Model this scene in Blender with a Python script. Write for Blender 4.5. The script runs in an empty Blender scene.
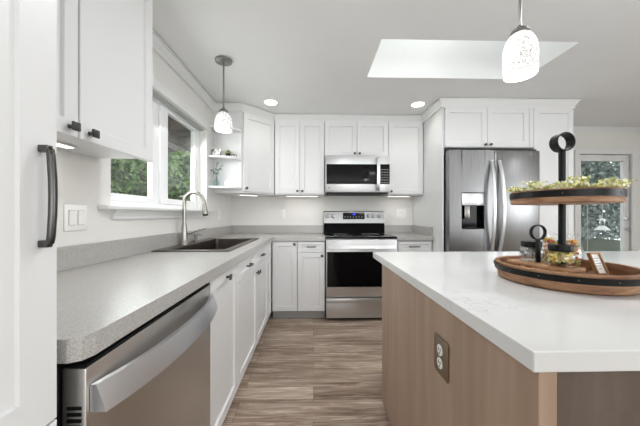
import bpy, bmesh, math, random
from mathutils import Vector, Matrix
random.seed(7)
PI = math.pi
C = bpy.context.scene.collection
S = bpy.context.scene

# ------------------------------------------------------------------ camera, sky, lights, exposure
cam_d = bpy.data.cameras.new('camera'); cam = bpy.data.objects.new('camera', cam_d); C.objects.link(cam)
cam.location = (0, 0, 1.15)
cam.rotation_euler = (PI/2, 0, -math.atan(6.5/272))
cam_d.sensor_width = 36; cam_d.lens = 272/640*36
cam_d.shift_y = 2/640; cam_d.clip_start = .02
S.camera = cam

W = bpy.data.worlds.new('sky'); S.world = W; W.use_nodes = True
wn = W.node_tree.nodes; wl = W.node_tree.links
bg = wn['Background']
tc0 = wn.new('ShaderNodeTexCoord'); sep = wn.new('ShaderNodeSeparateXYZ'); rmp = wn.new('ShaderNodeValToRGB')
wl.new(tc0.outputs['Generated'], sep.inputs[0]); wl.new(sep.outputs['Z'], rmp.inputs[0])
rmp.color_ramp.elements[0].position = 0; rmp.color_ramp.elements[0].color = (.97, .98, .98, 1)
rmp.color_ramp.elements[1].position = 1; rmp.color_ramp.elements[1].color = (.2, .22, .245, 1)
wl.new(rmp.outputs[0], bg.inputs['Color'])       # hazy sky, brightest towards the horizon
bg.inputs['Strength'].default_value = 2.6

def area(name, loc, direction, sx, sy, power, col=(1, 1, 1), spread=PI):
    d = bpy.data.lights.new(name, 'AREA'); d.shape = 'RECTANGLE'; d.size = sx; d.size_y = sy
    d.energy = power; d.color = col; d.spread = spread
    o = bpy.data.objects.new(name, d); C.objects.link(o); o.location = loc
    o.rotation_euler = Vector(direction).to_track_quat('-Z', 'Y').to_euler()
    return o
# unseen rear and side fill lamps added to lift the ceiling, then skylight daylight
area('rear_fill_light', (1.3, -3.45, 1.05), (0, .3, 1), 3.4, 1.8, 72, (.92, .97, 1))
area('side_fill_light', (4.62, -.6, 1.4), (-1, .35, 1.1), 2.4, 1.3, 34, (.92, .97, 1))
area('daylight_skylight', (1.14, 2.08, 2.83), (-.8, -.3, -1), 1.3, .46, 5.5, (1, .99, .98), 1.3)
for lx, ly in ((-.3, -1.4), (1.6, -1.4), (3.2, -1.4), (3.3, .9)):      # ceiling lamps of the living side
    area('ceiling_lamp', (lx, ly, 2.325), (0, 0, -1), .3, .3, 3, (.98, .99, 1))
for lx, ly in ((.3, 1.3), (1.5, 1.1)):      # kitchen ceiling lamps above the aisle and the island
    area('ceiling_lamp', (lx, ly, 2.325), (0, .1, -1), .16, .16, 8.6, (.95, .98, 1))
area('daylight_sink_window', (-1.24, 2.08, 1.62), (1, 0, -.55), 1.15, .74, 12, (.97, .99, 1))
S.view_settings.view_transform = 'Standard'; S.view_settings.look = 'None'
S.view_settings.exposure = 0.3; S.view_settings.gamma = 1.0
S.view_settings.use_curve_mapping = False

# ------------------------------------------------------------------ materials
def lin(c):
    return tuple(((v/255)/12.92 if v/255 <= .04045 else ((v/255+.055)/1.055)**2.4) for v in c) + (1,)
class NT:
    def __init__(s, name):
        s.m = bpy.data.materials.new(name); s.m.use_nodes = True
        s.n = s.m.node_tree.nodes; s.l = s.m.node_tree.links
        s.b = s.n['Principled BSDF']; s.out = s.n['Material Output']
    def new(s, t, **k):
        q = s.n.new(t)
        for a, v in k.items(): setattr(q, a, v)
        return q
    def link(s, a, b): s.l.new(a, b)
    def coords(s, scale=(1, 1, 1), rot=(0, 0, 0), world=False):
        tc = s.new('ShaderNodeTexCoord'); mp = s.new('ShaderNodeMapping')
        mp.inputs['Scale'].default_value = scale; mp.inputs['Rotation'].default_value = rot
        s.link(tc.outputs['Object'], mp.inputs[0]); return mp.outputs[0]
    def noise(s, vec, scale, detail=3, rough=.5, dist=0):
        q = s.new('ShaderNodeTexNoise'); q.inputs['Scale'].default_value = scale
        q.inputs['Detail'].default_value = detail; q.inputs['Roughness'].default_value = rough
        q.inputs['Distortion'].default_value = dist
        s.link(vec, q.inputs['Vector']); return q.outputs['Fac']
    def ramp(s, fac, stops, interp='LINEAR'):
        r = s.new('ShaderNodeValToRGB'); r.color_ramp.interpolation = interp
        e = r.color_ramp.elements
        while len(e) < len(stops): e.new(.5)
        for k, (p, c) in enumerate(stops):
            e[k].position = p; e[k].color = c if len(c) == 4 else lin(c)
        s.link(fac, r.inputs[0]); return r.outputs[0]
    def mix(s, fac, a, b, mode='MIX'):
        q = s.new('ShaderNodeMix', data_type='RGBA', blend_type=mode)
        if hasattr(fac, 'is_output'): s.link(fac, q.inputs[0])
        else: q.inputs[0].default_value = fac
        for v, i in ((a, 6), (b, 7)):
            if hasattr(v, 'is_output'): s.link(v, q.inputs[i])
            else: q.inputs[i].default_value = v
        return q.outputs[2]
    def bump(s, h, strength=.2, dist=.002):
        q = s.new('ShaderNodeBump'); q.inputs['Strength'].default_value = strength; q.inputs['Distance'].default_value = dist
        s.link(h, q.inputs['Height']); s.link(q.outputs[0], s.b.inputs['Normal'])
    def color(s, v):
        if hasattr(v, 'is_output'): s.link(v, s.b.inputs['Base Color'])
        else: s.b.inputs['Base Color'].default_value = v
        return s
    def set(s, **k):
        for a, v in k.items(): s.b.inputs[a.replace('_', ' ')].default_value = v
        return s

def paint(name, rgb, rough, bump=0.0, var=3):
    t = NT(name); v = t.coords()
    c = tuple(max(0, x-var) for x in rgb)
    t.color(t.ramp(t.noise(v, 2.5, 2), [(.3, c), (.7, rgb)])).set(Roughness=rough)
    if bump: t.bump(t.noise(v, 160, 3), bump, .001)
    return t.m
def metal(name, rgb, rough, brush=None, amp=.05):
    t = NT(name); t.set(Metallic=1.0, Roughness=rough)
    t.color(lin(rgb))
    if brush:
        v = t.coords(brush); f = t.noise(v, 1.0, 4, .6)
        t.color(t.ramp(f, [(.25, tuple(max(0, x-5) for x in rgb)), (.75, tuple(min(255, x+5) for x in rgb))]))
        t.link(t.ramp(f, [(.2, (rough-amp,)*3+(1,)), (.8, (rough+amp,)*3+(1,))]), t.b.inputs['Roughness'])
    return t.m
def glass(name, tint=(1, 1, 1, 1), refl=1.0, ior=1.45):
    t = NT(name); t.n.remove(t.b)
    tr = t.new('ShaderNodeBsdfTransparent'); tr.inputs[0].default_value = tint
    gl = t.new('ShaderNodeBsdfGlossy'); gl.inputs['Roughness'].default_value = .01
    fr = t.new('ShaderNodeLayerWeight'); fr.inputs[0].default_value = .5
    pw = t.new('ShaderNodeMath', operation='POWER'); pw.inputs[1].default_value = 4
    mu = t.new('ShaderNodeMath', operation='MULTIPLY_ADD'); mu.inputs[1].default_value = .55*refl; mu.inputs[2].default_value = .04*refl
    mx = t.new('ShaderNodeMixShader')
    t.link(fr.outputs['Facing'], pw.inputs[0]); t.link(pw.outputs[0], mu.inputs[0]); t.link(mu.outputs[0], mx.inputs[0])
    t.link(tr.outputs[0], mx.inputs[1]); t.link(gl.outputs[0], mx.inputs[2]); t.link(mx.outputs[0], t.out.inputs[0])
    return t.m
def emit(name, rgb, strength):
    t = NT(name); t.color(lin(rgb)).set(Roughness=.5)
    t.b.inputs['Emission Color'].default_value = lin(rgb); t.b.inputs['Emission Strength'].default_value = strength
    return t.m

M = {}
M['cab'] = paint('white_cabinet_paint', (230, 230, 230), .38)
M['wall'] = paint('warm_white_wall_paint', (232, 230, 226), .75, .06)
M['ceil'] = paint('white_ceiling_paint', (240, 240, 239), .85, .05)
M['trim'] = paint('white_trim_paint', (232, 232, 231), .4)
M['vinyl'] = paint('white_window_vinyl', (244, 245, 246), .35)
M['plate'] = paint('white_plastic', (244, 243, 240), .35)
M['toe'] = paint('grey_toe_kick', (176, 177, 176), .5)
M['black'] = paint('black_metal', (8, 8, 9), .38)
M['blackplastic'] = paint('black_plastic', (14, 14, 15), .5)
M['bronze'] = metal('dark_bronze', (92, 90, 90), .28)
M['steel'] = metal('brushed_stainless_upright', (146, 146, 147), .28, (500, 500, 2), .02)
M['steel_h'] = metal('brushed_stainless_sideways', (206, 206, 206), .36, (1, 1, 500), .015)
M['steel_dw'] = metal('brushed_stainless_warm', (214, 211, 207), .38, (1, 1, 500), .015)
M['bright'] = metal('bright_stainless', (222, 223, 226), .34)
M['nickel'] = metal('brushed_nickel', (176, 173, 168), .25)
M['nickeldark'] = metal('aged_nickel', (146, 144, 140), .3)
M['sinksteel'] = metal('dark_sink_steel', (112, 106, 101), .36, (4, 60, 60))
M['blackglass'] = paint('black_glass', (8, 8, 10), .06, var=1)
for q_ in ('black', 'blackplastic'): M[q_].node_tree.nodes['Principled BSDF'].inputs['Specular IOR Level'].default_value = .25
M['blackglass'].node_tree.nodes['Principled BSDF'].inputs['Specular IOR Level'].default_value = .22
M['matteblack'] = paint('matte_black_enamel', (9, 9, 10), .45, var=1)
M['matteblack'].node_tree.nodes['Principled BSDF'].inputs['Specular IOR Level'].default_value = .05
M['pane'] = glass('clear_window_glass', (.96, .98, .97, 1))
M['jar'] = glass('jar_glass', (.985, .99, .985, 1), 1.3)
M['vaseglass'] = glass('blue_green_glass', (.88, .94, .94, 1), 1.2)
M['lamp'] = emit('lit_lamp_lens', (255, 250, 240), 6)
M['led'] = emit('lit_led_strip', (255, 252, 246), 2.2)
M['blue'] = emit('blue_display_digits', (60, 90, 255), 2.5)

def floor_mat():
    t = NT('grey_brown_plank_floor'); v = t.coords()
    br = t.new('ShaderNodeTexBrick'); br.offset = .37; br.squash = 1
    br.inputs['Scale'].default_value = 1.0; br.inputs['Brick Width'].default_value = 1.22; br.inputs['Row Height'].default_value = .152
    br.inputs['Mortar Size'].default_value = .0012; br.inputs['Mortar Smooth'].default_value = .3
    br.inputs['Color1'].default_value = (0, 0, 0, 1); br.inputs['Color2'].default_value = (1, 1, 1, 1); br.inputs['Mortar'].default_value = (.3, .3, .3, 1)
    t.link(v, br.inputs['Vector'])
    # grain runs along each plank and shifts from plank to plank
    off = t.new('ShaderNodeVectorMath', operation='MULTIPLY_ADD')
    off.inputs[1].default_value = (7, 5, 3)
    t.link(br.outputs['Color'], off.inputs[0])
    mp = t.coords((2.6, 40, 1)); t.link(mp, off.inputs[2])
    g = t.noise(off.outputs[0], 1.0, 8, .68, 1.1)
    mp2 = t.coords((1.0, 7, 1)); off2 = t.new('ShaderNodeVectorMath', operation='MULTIPLY_ADD'); off2.inputs[1].default_value = (9, 4, 2)
    t.link(br.outputs['Color'], off2.inputs[0]); t.link(mp2, off2.inputs[2])
    g2 = t.noise(off2.outputs[0], 1.0, 3, .5, .3)
    c1 = t.ramp(g, [(.36, (98, 77, 62)), (.46, (152, 130, 112)), (.53, (182, 161, 142)), (.63, (228, 212, 195))])
    c2 = t.ramp(g2, [(.38, (108, 87, 73)), (.5, (164, 144, 128)), (.62, (204, 192, 178))])
    c = t.mix(.4, c1, c2)
    tone = t.ramp(br.outputs['Color'], [(0, (.8, .78, .77, 1)), (1, (1.06, 1.06, 1.06, 1))])
    c = t.mix(1.0, c, tone, 'MULTIPLY')
    c = t.mix(br.outputs['Fac'], c, lin((70, 58, 50)))
    t.color(c).set(Roughness=.42); t.bump(g, .12, .002)
    return t.m
M['floor'] = floor_mat()
def quartz(name, base, dark, light):
    t = NT(name); v = t.coords()
    a = t.noise(v, 520, 3, .7); b = t.noise(v, 240, 3, .7)
    c = t.ramp(a, [(.34, dark), (.5, base), (.66, light)])
    c = t.mix(.35, c, t.ramp(b, [(.35, dark), (.5, base), (.65, light)]))
    t.color(c).set(Roughness=.32, Specular_IOR_Level=.75, Coat_Weight=.4, Coat_Roughness=.3)
    return t.m
M['quartz'] = quartz('speckled_grey_quartz', (176, 173, 169), (122, 120, 119), (214, 211, 207))
def marble():
    t = NT('white_veined_quartz'); v = t.coords()
    n = t.noise(v, 2.3, 6, .6, 1.6)
    vein = t.ramp(n, [(.492, (0, 0, 0, 1)), (.5, (.6, .6, .6, 1)), (.508, (0, 0, 0, 1))])
    mask = t.ramp(t.noise(v, 3.1, 2), [(.55, (0, 0, 0, 1)), (.7, (1, 1, 1, 1))])
    f = t.mix(1.0, vein, mask, 'MULTIPLY')
    base = t.ramp(t.noise(v, 1.6, 4), [(.3, (211, 210, 209)), (.7, (221, 221, 220))])
    t.color(t.mix(f, base, lin((178, 176, 176)))).set(Roughness=.16)
    return t.m
M['marble'] = marble()
def wood(name, cols, scale, rough=.5, rot=(0, 0, 0)):
    t = NT(name); v = t.coords(scale, rot)
    g = t.noise(v, 1.0, 5, .6, .8)
    t.color(t.ramp(g, [(.28, cols[0]), (.5, cols[1]), (.74, cols[2])])).set(Roughness=rough)
    t.bump(g, .08, .002)
    return t.m
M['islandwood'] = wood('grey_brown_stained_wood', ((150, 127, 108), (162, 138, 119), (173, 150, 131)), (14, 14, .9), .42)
M['islanddoor'] = wood('shade_darkened_door_wood', ((84, 72, 64), (94, 82, 73), (104, 91, 82)), (14, 14, .9), .42)  # island wood darkened in its colour to imitate shade on the front
M['traywood'] = wood('rustic_brown_wood', ((104, 70, 48), (148, 108, 78), (178, 140, 106)), (9, 9, 46), .6)
M['boardwood'] = wood('light_brown_board', ((140, 98, 66), (172, 130, 94), (190, 152, 116)), (30, 8, 30), .55)
M['framewood'] = wood('honey_frame_wood', ((140, 100, 64), (170, 128, 88), (188, 150, 110)), (40, 40, 8), .55)
def leafmat(name, cols, s=9):
    t = NT(name); tc = t.new('ShaderNodeNewGeometry')
    wn_ = t.new('ShaderNodeTexWhiteNoise'); wn_.noise_dimensions = '1D'
    t.link(tc.outputs['Random Per Island'], wn_.inputs['W'])
    n = len(cols)
    t.color(t.ramp(wn_.outputs['Value'], [(k/(n-1), c) for k, c in enumerate(cols)])).set(Roughness=.45)
    return t.m
M['ivy'] = leafmat('ivy_leaves', ((34, 62, 22), (62, 104, 40), (100, 142, 64), (150, 182, 100), (78, 122, 48)))
M['treeleaf'] = leafmat('grey_green_leaves', ((92, 104, 100), (122, 136, 132), (152, 164, 162), (108, 120, 116)))
M['blossom'] = leafmat('small_blossoms', ((176, 184, 96), (230, 226, 150), (248, 246, 226), (150, 168, 88), (226, 214, 130), (250, 248, 238), (244, 240, 208)))
M['pep'] = leafmat('jar_sweets_yellow', ((222, 196, 60), (236, 226, 140), (205, 170, 50), (240, 240, 225)))
M['pepred'] = leafmat('wrapped_sweets', ((206, 60, 40), (232, 196, 50), (120, 150, 60), (230, 110, 50), (240, 236, 220), (236, 210, 70)))
M['teabag'] = leafmat('grey_packets', ((240, 240, 238), (160, 164, 162), (216, 218, 214), (110, 114, 112), (244, 244, 240)))
M['succ'] = leafmat('yellow_green_succulent', ((150, 150, 80), (196, 190, 120), (120, 130, 70)))
M['sprig'] = leafmat('eucalyptus_leaves', ((92, 112, 104), (128, 146, 138), (150, 166, 158)))
M['bark'] = wood('tree_bark', ((60, 52, 46), (90, 80, 70), (110, 100, 90)), (8, 8, 1), .9)
M['eave'] = wood('dark_stained_timber', ((84, 66, 52), (110, 88, 70), (128, 106, 88)), (3, 20, 3), .7)
M['siding'] = paint('grey_house_siding', (118, 122, 126), .8)
M['roofing'] = paint('dark_roofing', (92, 86, 82), .9, .3)
M['soil'] = paint('garden_soil', (96, 104, 88), .95, .3, 20)
M['feeder'] = paint('white_feeder', (235, 236, 236), .5)
def shade_mat():
    t = NT('white_crackle_glass_shade'); v = t.coords()
    vo = t.new('ShaderNodeTexVoronoi', feature='DISTANCE_TO_EDGE'); vo.inputs['Scale'].default_value = 70
    t.link(v, vo.inputs['Vector'])
    c = t.ramp(vo.outputs['Distance'], [(.0, (150, 148, 146)), (.12, (250, 249, 246))])
    sp = t.ramp(t.noise(v, 55, 2), [(.42, (1, 1, 1, 1)), (.62, (.72, .72, .72, 1))])
    c = t.mix(1, c, sp, 'MULTIPLY')
    t.color(c).set(Roughness=.25); t.link(c, t.b.inputs['Emission Color']); t.b.inputs['Emission Strength'].default_value = .42
    return t.m
M['shade'] = shade_mat()
def spots():
    t = NT('black_and_white_print'); v = t.coords()
    t.color(t.ramp(t.noise(v, 42, 2), [(.54, (240, 239, 236)), (.58, (30, 30, 32))])).set(Roughness=.5)
    return t.m
M['spots'] = spots()

# ------------------------------------------------------------------ mesh helpers
class MB:
    def __init__(s): s.bm = bmesh.new()
    def box(s, x0, x1, y0, y1, z0, z1, bev=0, seg=2):
        r = bmesh.ops.create_cube(s.bm, size=1)
        vs = r['verts']
        for v in vs:
            v.co = Vector((x0 if v.co.x < 0 else x1, y0 if v.co.y < 0 else y1, z0 if v.co.z < 0 else z1))
        if bev:
            es = list({e for v in vs for e in v.link_edges})
            bmesh.ops.bevel(s.bm, geom=es, offset=bev, segments=seg, profile=.5, affect='EDGES')
        return s
    def prism(s, pts, z0, z1, axis='z'):
        def P(a, b, h): return (a, b, h) if axis == 'z' else ((a, h, b) if axis == 'y' else (h, a, b))
        lo = [s.bm.verts.new(P(a, b, z0)) for a, b in pts]; hi = [s.bm.verts.new(P(a, b, z1)) for a, b in pts]
        n = len(pts)
        s.bm.faces.new(lo[::-1]); s.bm.faces.new(hi)
        for k in range(n): s.bm.faces.new((lo[k], lo[(k+1) % n], hi[(k+1) % n], hi[k]))
        return s
    def tube(s, pts, r, n=12, close=False, flat=1.0):
        pts = [Vector(p) for p in pts]; m = len(pts)
        rs = r if isinstance(r, (list, tuple)) else [r]*m
        rings = []; prev = None
        for k, p in enumerate(pts):
            if close: d = pts[(k+1) % m]-pts[k-1]
            else: d = pts[min(k+1, m-1)]-pts[max(k-1, 0)]
            d.normalize()
            if prev is None:
                a = Vector((0, 0, 1)) if abs(d.z) < .9 else Vector((1, 0, 0))
                u = d.cross(a).normalized()
            else:
                u = (prev-d*prev.dot(d)).normalized()
            prev = u; w = d.cross(u)
            rings.append([s.bm.verts.new(p+(u*math.cos(2*PI*j/n)+w*math.sin(2*PI*j/n)*flat)*rs[k]) for j in range(n)])
        for k in range(m if close else m-1):
            A, B = rings[k], rings[(k+1) % m]
            for j in range(n): s.bm.faces.new((A[j], A[(j+1) % n], B[(j+1) % n], B[j]))
        if not close: s.bm.faces.new(rings[0][::-1]); s.bm.faces.new(rings[-1])
        return s
    def lathe(s, prof, n=32, c=(0, 0, 0), axis='z', closed=False):
        rings = []
        def P(r, h, a):
            x, y = r*math.cos(a), r*math.sin(a)
            q = (x, y, h) if axis == 'z' else ((x, h, y) if axis == 'y' else (h, x, y))
            return Vector(q)+Vector(c)
        for r, h in prof:
            if r < 1e-6: rings.append([s.bm.verts.new(P(0, h, 0))])
            else: rings.append([s.bm.verts.new(P(r, h, 2*PI*j/n)) for j in range(n)])
        N = len(prof)
        for k in range(N if closed else N-1):
            A, B = rings[k], rings[(k+1) % N]
            for j in range(n):
                j2 = (j+1) % n
                f = [A[j % len(A)], A[j2 % len(A)], B[j2 % len(B)], B[j % len(B)]]
                f = list(dict.fromkeys(f))
                if len(f) > 2: s.bm.faces.new(f)
        return s
    def quad(s, a, b, c, d):
        s.bm.faces.new([s.bm.verts.new(p) for p in (a, b, c, d)]); return s
    def leaf(s, p, size, nrm=None, asp=.6):
        d = Vector((random.gauss(0, 1), random.gauss(0, 1), random.gauss(0, 1)))
        if nrm: d = d*.55+Vector(nrm)*1.2
        d.normalize(); a = d.orthogonal().normalized()
        a.rotate(Matrix.Rotation(random.uniform(0, 2*PI), 3, d)); b = d.cross(a)
        p = Vector(p)
        v = [s.bm.verts.new(p+q) for q in (-a*size, b*size*asp-a*size*.15+d*size*.12, a*size, -b*size*asp-a*size*.15+d*size*.12)]
        s.bm.faces.new((v[0], v[1], v[2])); s.bm.faces.new((v[0], v[2], v[3]))
        return s
    def blob(s, p, r, sub=1, sc=(1, 1, 1)):
        q = bmesh.ops.create_icosphere(s.bm, subdivisions=sub, radius=r)
        for v in q['verts']: v.co = Vector((v.co.x*sc[0], v.co.y*sc[1], v.co.z*sc[2]))+Vector(p)
        return s
    def door(s, x0, x1, z0, z1, t=.02, r=.06, rec=.011, y=0.0, sl=.005):
        """five-piece panelled front, face at y, back at y+t"""
        def ring(d, yy): return [s.bm.verts.new(p) for p in ((x0+d, yy, z0+d), (x1-d, yy, z0+d), (x1-d, yy, z1-d), (x0+d, yy, z1-d))]
        R = [ring(0, y+t), ring(0, y+.0025), ring(.0025, y), ring(r, y), ring(r+sl*.4, y+.003), ring(r+sl, y+rec)]
        s.bm.faces.new(R[0][::-1])
        for A, B in zip(R, R[1:]):
            for k in range(4): s.bm.faces.new((A[k], A[(k+1) % 4], B[(k+1) % 4], B[k]))
        s.bm.faces.new(R[-1])
        return s
    def sweep(s, path, prof, closed=False):
        """prof (offset to the right of travel, z), mitred at the corners"""
        P = [Vector((a, b)) for a, b in path]; n = len(P); rings = []
        for k in range(n):
            d0 = (P[k]-P[k-1]).normalized() if k > 0 else (P[1]-P[0]).normalized()
            d1 = (P[k+1]-P[k]).normalized() if k < n-1 else d0
            n0 = Vector((d0.y, -d0.x)); n1 = Vector((d1.y, -d1.x))
            m = (n0+n1); m = m/m.dot(n0) if m.length > 1e-6 else n0
            rings.append([s.bm.verts.new((P[k].x+m.x*o, P[k].y+m.y*o, z)) for o, z in prof])
        q = len(prof)
        for A, B in zip(rings, rings[1:]):
            for j in range(q): s.bm.faces.new((A[j], B[j], B[(j+1) % q], A[(j+1) % q]))
        s.bm.faces.new(rings[0]); s.bm.faces.new(rings[-1][::-1])
        return s
    def move(s, loc=(0, 0, 0), rot=None):
        m = Matrix.Translation(loc)
        if rot is not None: m = m @ rot.to_4x4()
        bmesh.ops.transform(s.bm, matrix=m, verts=s.bm.verts[:]); return s
    def build(s, name, mat, parent=None, smooth=None, **props):
        bmesh.ops.recalc_face_normals(s.bm, faces=s.bm.faces[:])
        me = bpy.data.meshes.new(name); s.bm.to_mesh(me); s.bm.free()
        me.materials.append(M[mat] if isinstance(mat, str) else mat)
        if smooth is not None:
            me.polygons.foreach_set('use_smooth', [True]*len(me.polygons))
            try: me.set_sharp_from_angle(angle=math.radians(smooth))
            except Exception: pass
        o = bpy.data.objects.new(name, me); C.objects.link(o)
        if parent: o.parent = parent
        for k, v in props.items(): o[k] = v
        return o

def tag(o, label, cat, group=None, kind=None):
    o['label'] = label; o['category'] = cat
    if group: o['group'] = group
    if kind: o['kind'] = kind
    return o
def thing(name, label, cat, loc=(0, 0, 0), rz=0, group=None):
    o = bpy.data.objects.new(name, None); C.objects.link(o); o.location = loc; o.rotation_euler = (0, 0, rz)
    return tag(o, label, cat, group)
def struct(o, label=None, cat=None):
    o['kind'] = 'structure'
    if label: o['label'] = label
    if cat: o['category'] = cat
    return o

XL, YB, ZC = -1.07, 3.58, 2.34      # left wall, back wall, ceiling
XR, YR = 4.7, -3.6                  # right wall, rear wall

# ------------------------------------------------------------------ room shell
struct(MB().box(XL-.14, XR+.14, YR-.14, YB+.14, -.12, 0).build('floor', 'floor'), 'grey brown wood plank floor laid across the kitchen', 'floor')
sx0, sx1, sy0, sy1 = .462, 1.83, 1.83, 2.34
b = MB()
for x0, x1, y0, y1 in ((XL-.14, sx0, YR-.14, YB+.14), (sx1, XR+.14, YR-.14, YB+.14), (sx0, sx1, YR-.14, sy0), (sx0, sx1, sy1, YB+.14)):
    b.box(x0, x1, y0, y1, ZC, ZC+.12)
for x0, x1, y0, y1 in ((sx0-.04, sx0, sy0-.04, sy1+.04), (sx1, sx1+.04, sy0-.04, sy1+.04), (sx0, sx1, sy0-.04, sy0), (sx0, sx1, sy1, sy1+.04)):
    b.box(x0, x1, y0, y1, ZC+.12, ZC+.56)
struct(b.build('ceiling', 'ceil'), 'smooth white ceiling with a rectangular skylight shaft', 'ceiling')
o = struct(MB().box(sx0+.002, sx1-.002, sy0+.002, sy1-.002, ZC+.535, ZC+.545).build('window_2', 'pane'), 'clear skylight pane closing the ceiling shaft', 'window')
b = MB()
for x0, x1, y0, y1 in ((sx0, sx0+.03, sy0, sy1), (sx1-.03, sx1, sy0, sy1), (sx0+.03, sx1-.03, sy0, sy0+.03), (sx0+.03, sx1-.03, sy1-.03, sy1)):
    b.box(x0, x1, y0, y1, ZC+.5, ZC+.532)
b.build('window_frame', 'vinyl', o)

wy0, wy1, wz0, wz1 = 1.462, 2.71, 1.20, 1.995
b = MB()
for y0, y1, z0, z1 in ((YR-.14, wy0, 0, ZC), (wy1, YB+.14, 0, ZC), (wy0, wy1, 0, wz0), (wy0, wy1, wz1, ZC)):
    b.box(XL-.14, XL, y0, y1, z0, z1)
struct(b.build('wall_left', 'wall'), 'warm white painted wall around the sink window', 'wall')
dx0, dx1, dz1 = 3.545, 4.315, 1.985
b = MB()
for x0, x1, z0, z1 in ((XL, dx0, 0, ZC), (dx1, XR+.14, 0, ZC), (dx0, dx1, dz1, ZC)):
    b.box(x0, x1, YB, YB+.14, z0, z1)
struct(b.build('wall_back', 'wall'), 'warm white painted wall behind the range and the glass door', 'wall')
b = MB()
ry0, ry1, rz0, rz1 = -1.8, .6, .75, 2.05
for y0, y1, z0, z1 in ((YR-.14, ry0, 0, ZC), (ry1, YB, 0, ZC), (ry0, ry1, 0, rz0), (ry0, ry1, rz1, ZC)):
    b.box(XR, XR+.14, y0, y1, z0, z1)
struct(b.build('wall_right', 'wall'))
b = MB()
gx0, gx1, gz1 = -.4, 3.0, 2.15
for x0, x1, z0, z1 in ((XL-.14, gx0, 0, ZC), (gx1, XR+.14, 0, ZC), (gx0, gx1, gz1, ZC)):
    b.box(x0, x1, YR-.14, YR, z0, z1)
struct(b.build('wall_rear', 'wall'))
b = MB()
for x in (gx0, (gx0+gx1)/2-.03, gx1-.06): b.box(x, x+.06, YR-.1, YR-.04, 0, gz1)
b.box(gx0+.06, gx1-.06, YR-.1, YR-.04, gz1-.06, gz1)
struct(b.build('added_door', 'vinyl'))  # unseen glazed doors behind the camera, added to bring in light
b = MB()
for y in (ry0, (ry0+ry1)/2-.03, ry1-.06): b.box(XR+.04, XR+.1, y, y+.06, rz0, rz1)
struct(b.build('added_window', 'vinyl'))  # unseen side window frame, put in as an opening for fill light

# sink window
win = struct(bpy.data.objects.new('window_1', None), 'white two-sash window above the sink', 'window'); C.objects.link(win)
b = MB()
fx0, fx1 = XL-.125, XL-.055
b.box(fx0, fx1, wy0, wy1, wz0, wz0+.03).box(fx0, fx1, wy0, wy1, wz1-.022, wz1)
b.box(fx0, fx1, wy0, wy0+.022, wz0+.03, wz1-.022).box(fx0, fx1, wy1-.03, wy1, wz0+.03, wz1-.022)
b.build('window_frame', 'vinyl', win)
ym = 2.045
for k, (y0, y1) in enumerate(((wy0+.024, ym), (ym+.002, wy1-.032))):
    b = MB(); w = .062; xa, xb = (XL-.112, XL-.078) if k == 0 else (XL-.1, XL-.062)
    z0, z1 = wz0+.032, wz1-.024
    wl_, wr_ = (.05, .08) if k == 0 else (.098, .052)
    b.box(xa, xb, y0, y0+wl_, z0, z1, .003).box(xa, xb, y1-wr_, y1, z0, z1, .003)
    b.box(xa, xb, y0+wl_, y1-wr_, z0, z0+.045, .003).box(xa, xb, y0+wl_, y1-wr_, z1-.022, z1, .003)
    sa = b.build('sash', 'vinyl', win)
    MB().box((xa+xb)/2-.003, (xa+xb)/2+.003, y0+wl_-.004, y1-wr_+.004, z0+.041, z1-.018).build('pane', 'pane', sa)
MB().box(XL-.05, XL-.012, wy0+.001, wy1-.001, wz1-.014, wz1-.001).build('shade_track', 'toe', win)
b = MB().prism([(XL-.055, wz0-.0), (XL+.05, wz0), (XL+.055, wz0-.008), (XL+.05, wz0-.02), (XL+.0005, wz0-.02), (XL+.0005, wz0-.001), (XL-.055, wz0-.001)], 0, 1, 'y')
# stool and apron
MB().box(XL+.001, XL+.05, 1.372, 2.815, wz0-.022, wz0, .005).build('window_sill', 'trim', win)
MB().prism([(XL+.001, wz0-.023), (XL+.032, wz0-.023), (XL+.026, wz0-.04), (XL+.016, wz0-.055), (XL+.014, wz0-.072), (XL+.001, wz0-.072)], 1.46, 2.74, 'y').build('apron', 'trim', win)
MB().box(XL+.001, XL+.018, wy0-.002, 2.815, wz1+.002, wz1+.075, .004).build('head_casing', 'trim', win)
MB().box(XL+.001, XL+.014, wy1+.004, wy1+.075, wz0+.002, wz1, .003).build('side_casing', 'trim', win)

# glass door on the right
dr = struct(bpy.data.objects.new('door_1', None), 'white framed glass door to the garden beyond the fridge', 'door'); C.objects.link(dr)
b = MB()
for x0, x1, z0, z1 in ((dx0-.035, dx0+.02, 0, dz1+.045), (dx1-.02, dx1+.055, 0, dz1+.045), (dx0+.02, dx1-.02, dz1-.015, dz1+.045)):
    b.box(x0, x1, YB-.018, YB-.001, z0+.001, z1, .004)
b.build('door_casing', 'trim', dr)
b = MB()
for x0, x1, z0, z1 in ((dx0+.003, dx0+.09, .006, dz1-.02), (dx1-.085, dx1-.003, .006, dz1-.02), (dx0+.09, dx1-.085, .006, .22), (dx0+.09, dx1-.085, dz1-.1, dz1-.02)):
    b.box(x0, x1, YB+.03, YB+.075, z0, z1, .003)
b.build('door_frame', 'trim', dr)
MB().box(dx0+.085, dx1-.08, YB+.048, YB+.056, .215, dz1-.095).build('pane', 'pane', dr)
h = MB().lathe([(0, 0), (.026, 0), (.026, -.008), (.012, -.012), (.012, -.05), (.0, -.05)], 20, (dx1-.05, YB+.03, .96), 'y').tube([(dx1-.05, YB-.016, .96), (dx1-.15, YB-.018, .965)], .008).build('door_handle', 'bright', dr, 40)
MB().lathe([(0, 0), (.028, 0), (.028, -.012), (.02, -.018), (0, -.018)], 20, (dx1-.05, YB+.03, 1.10), 'y').build('deadbolt', 'bright', dr, 40)

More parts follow.
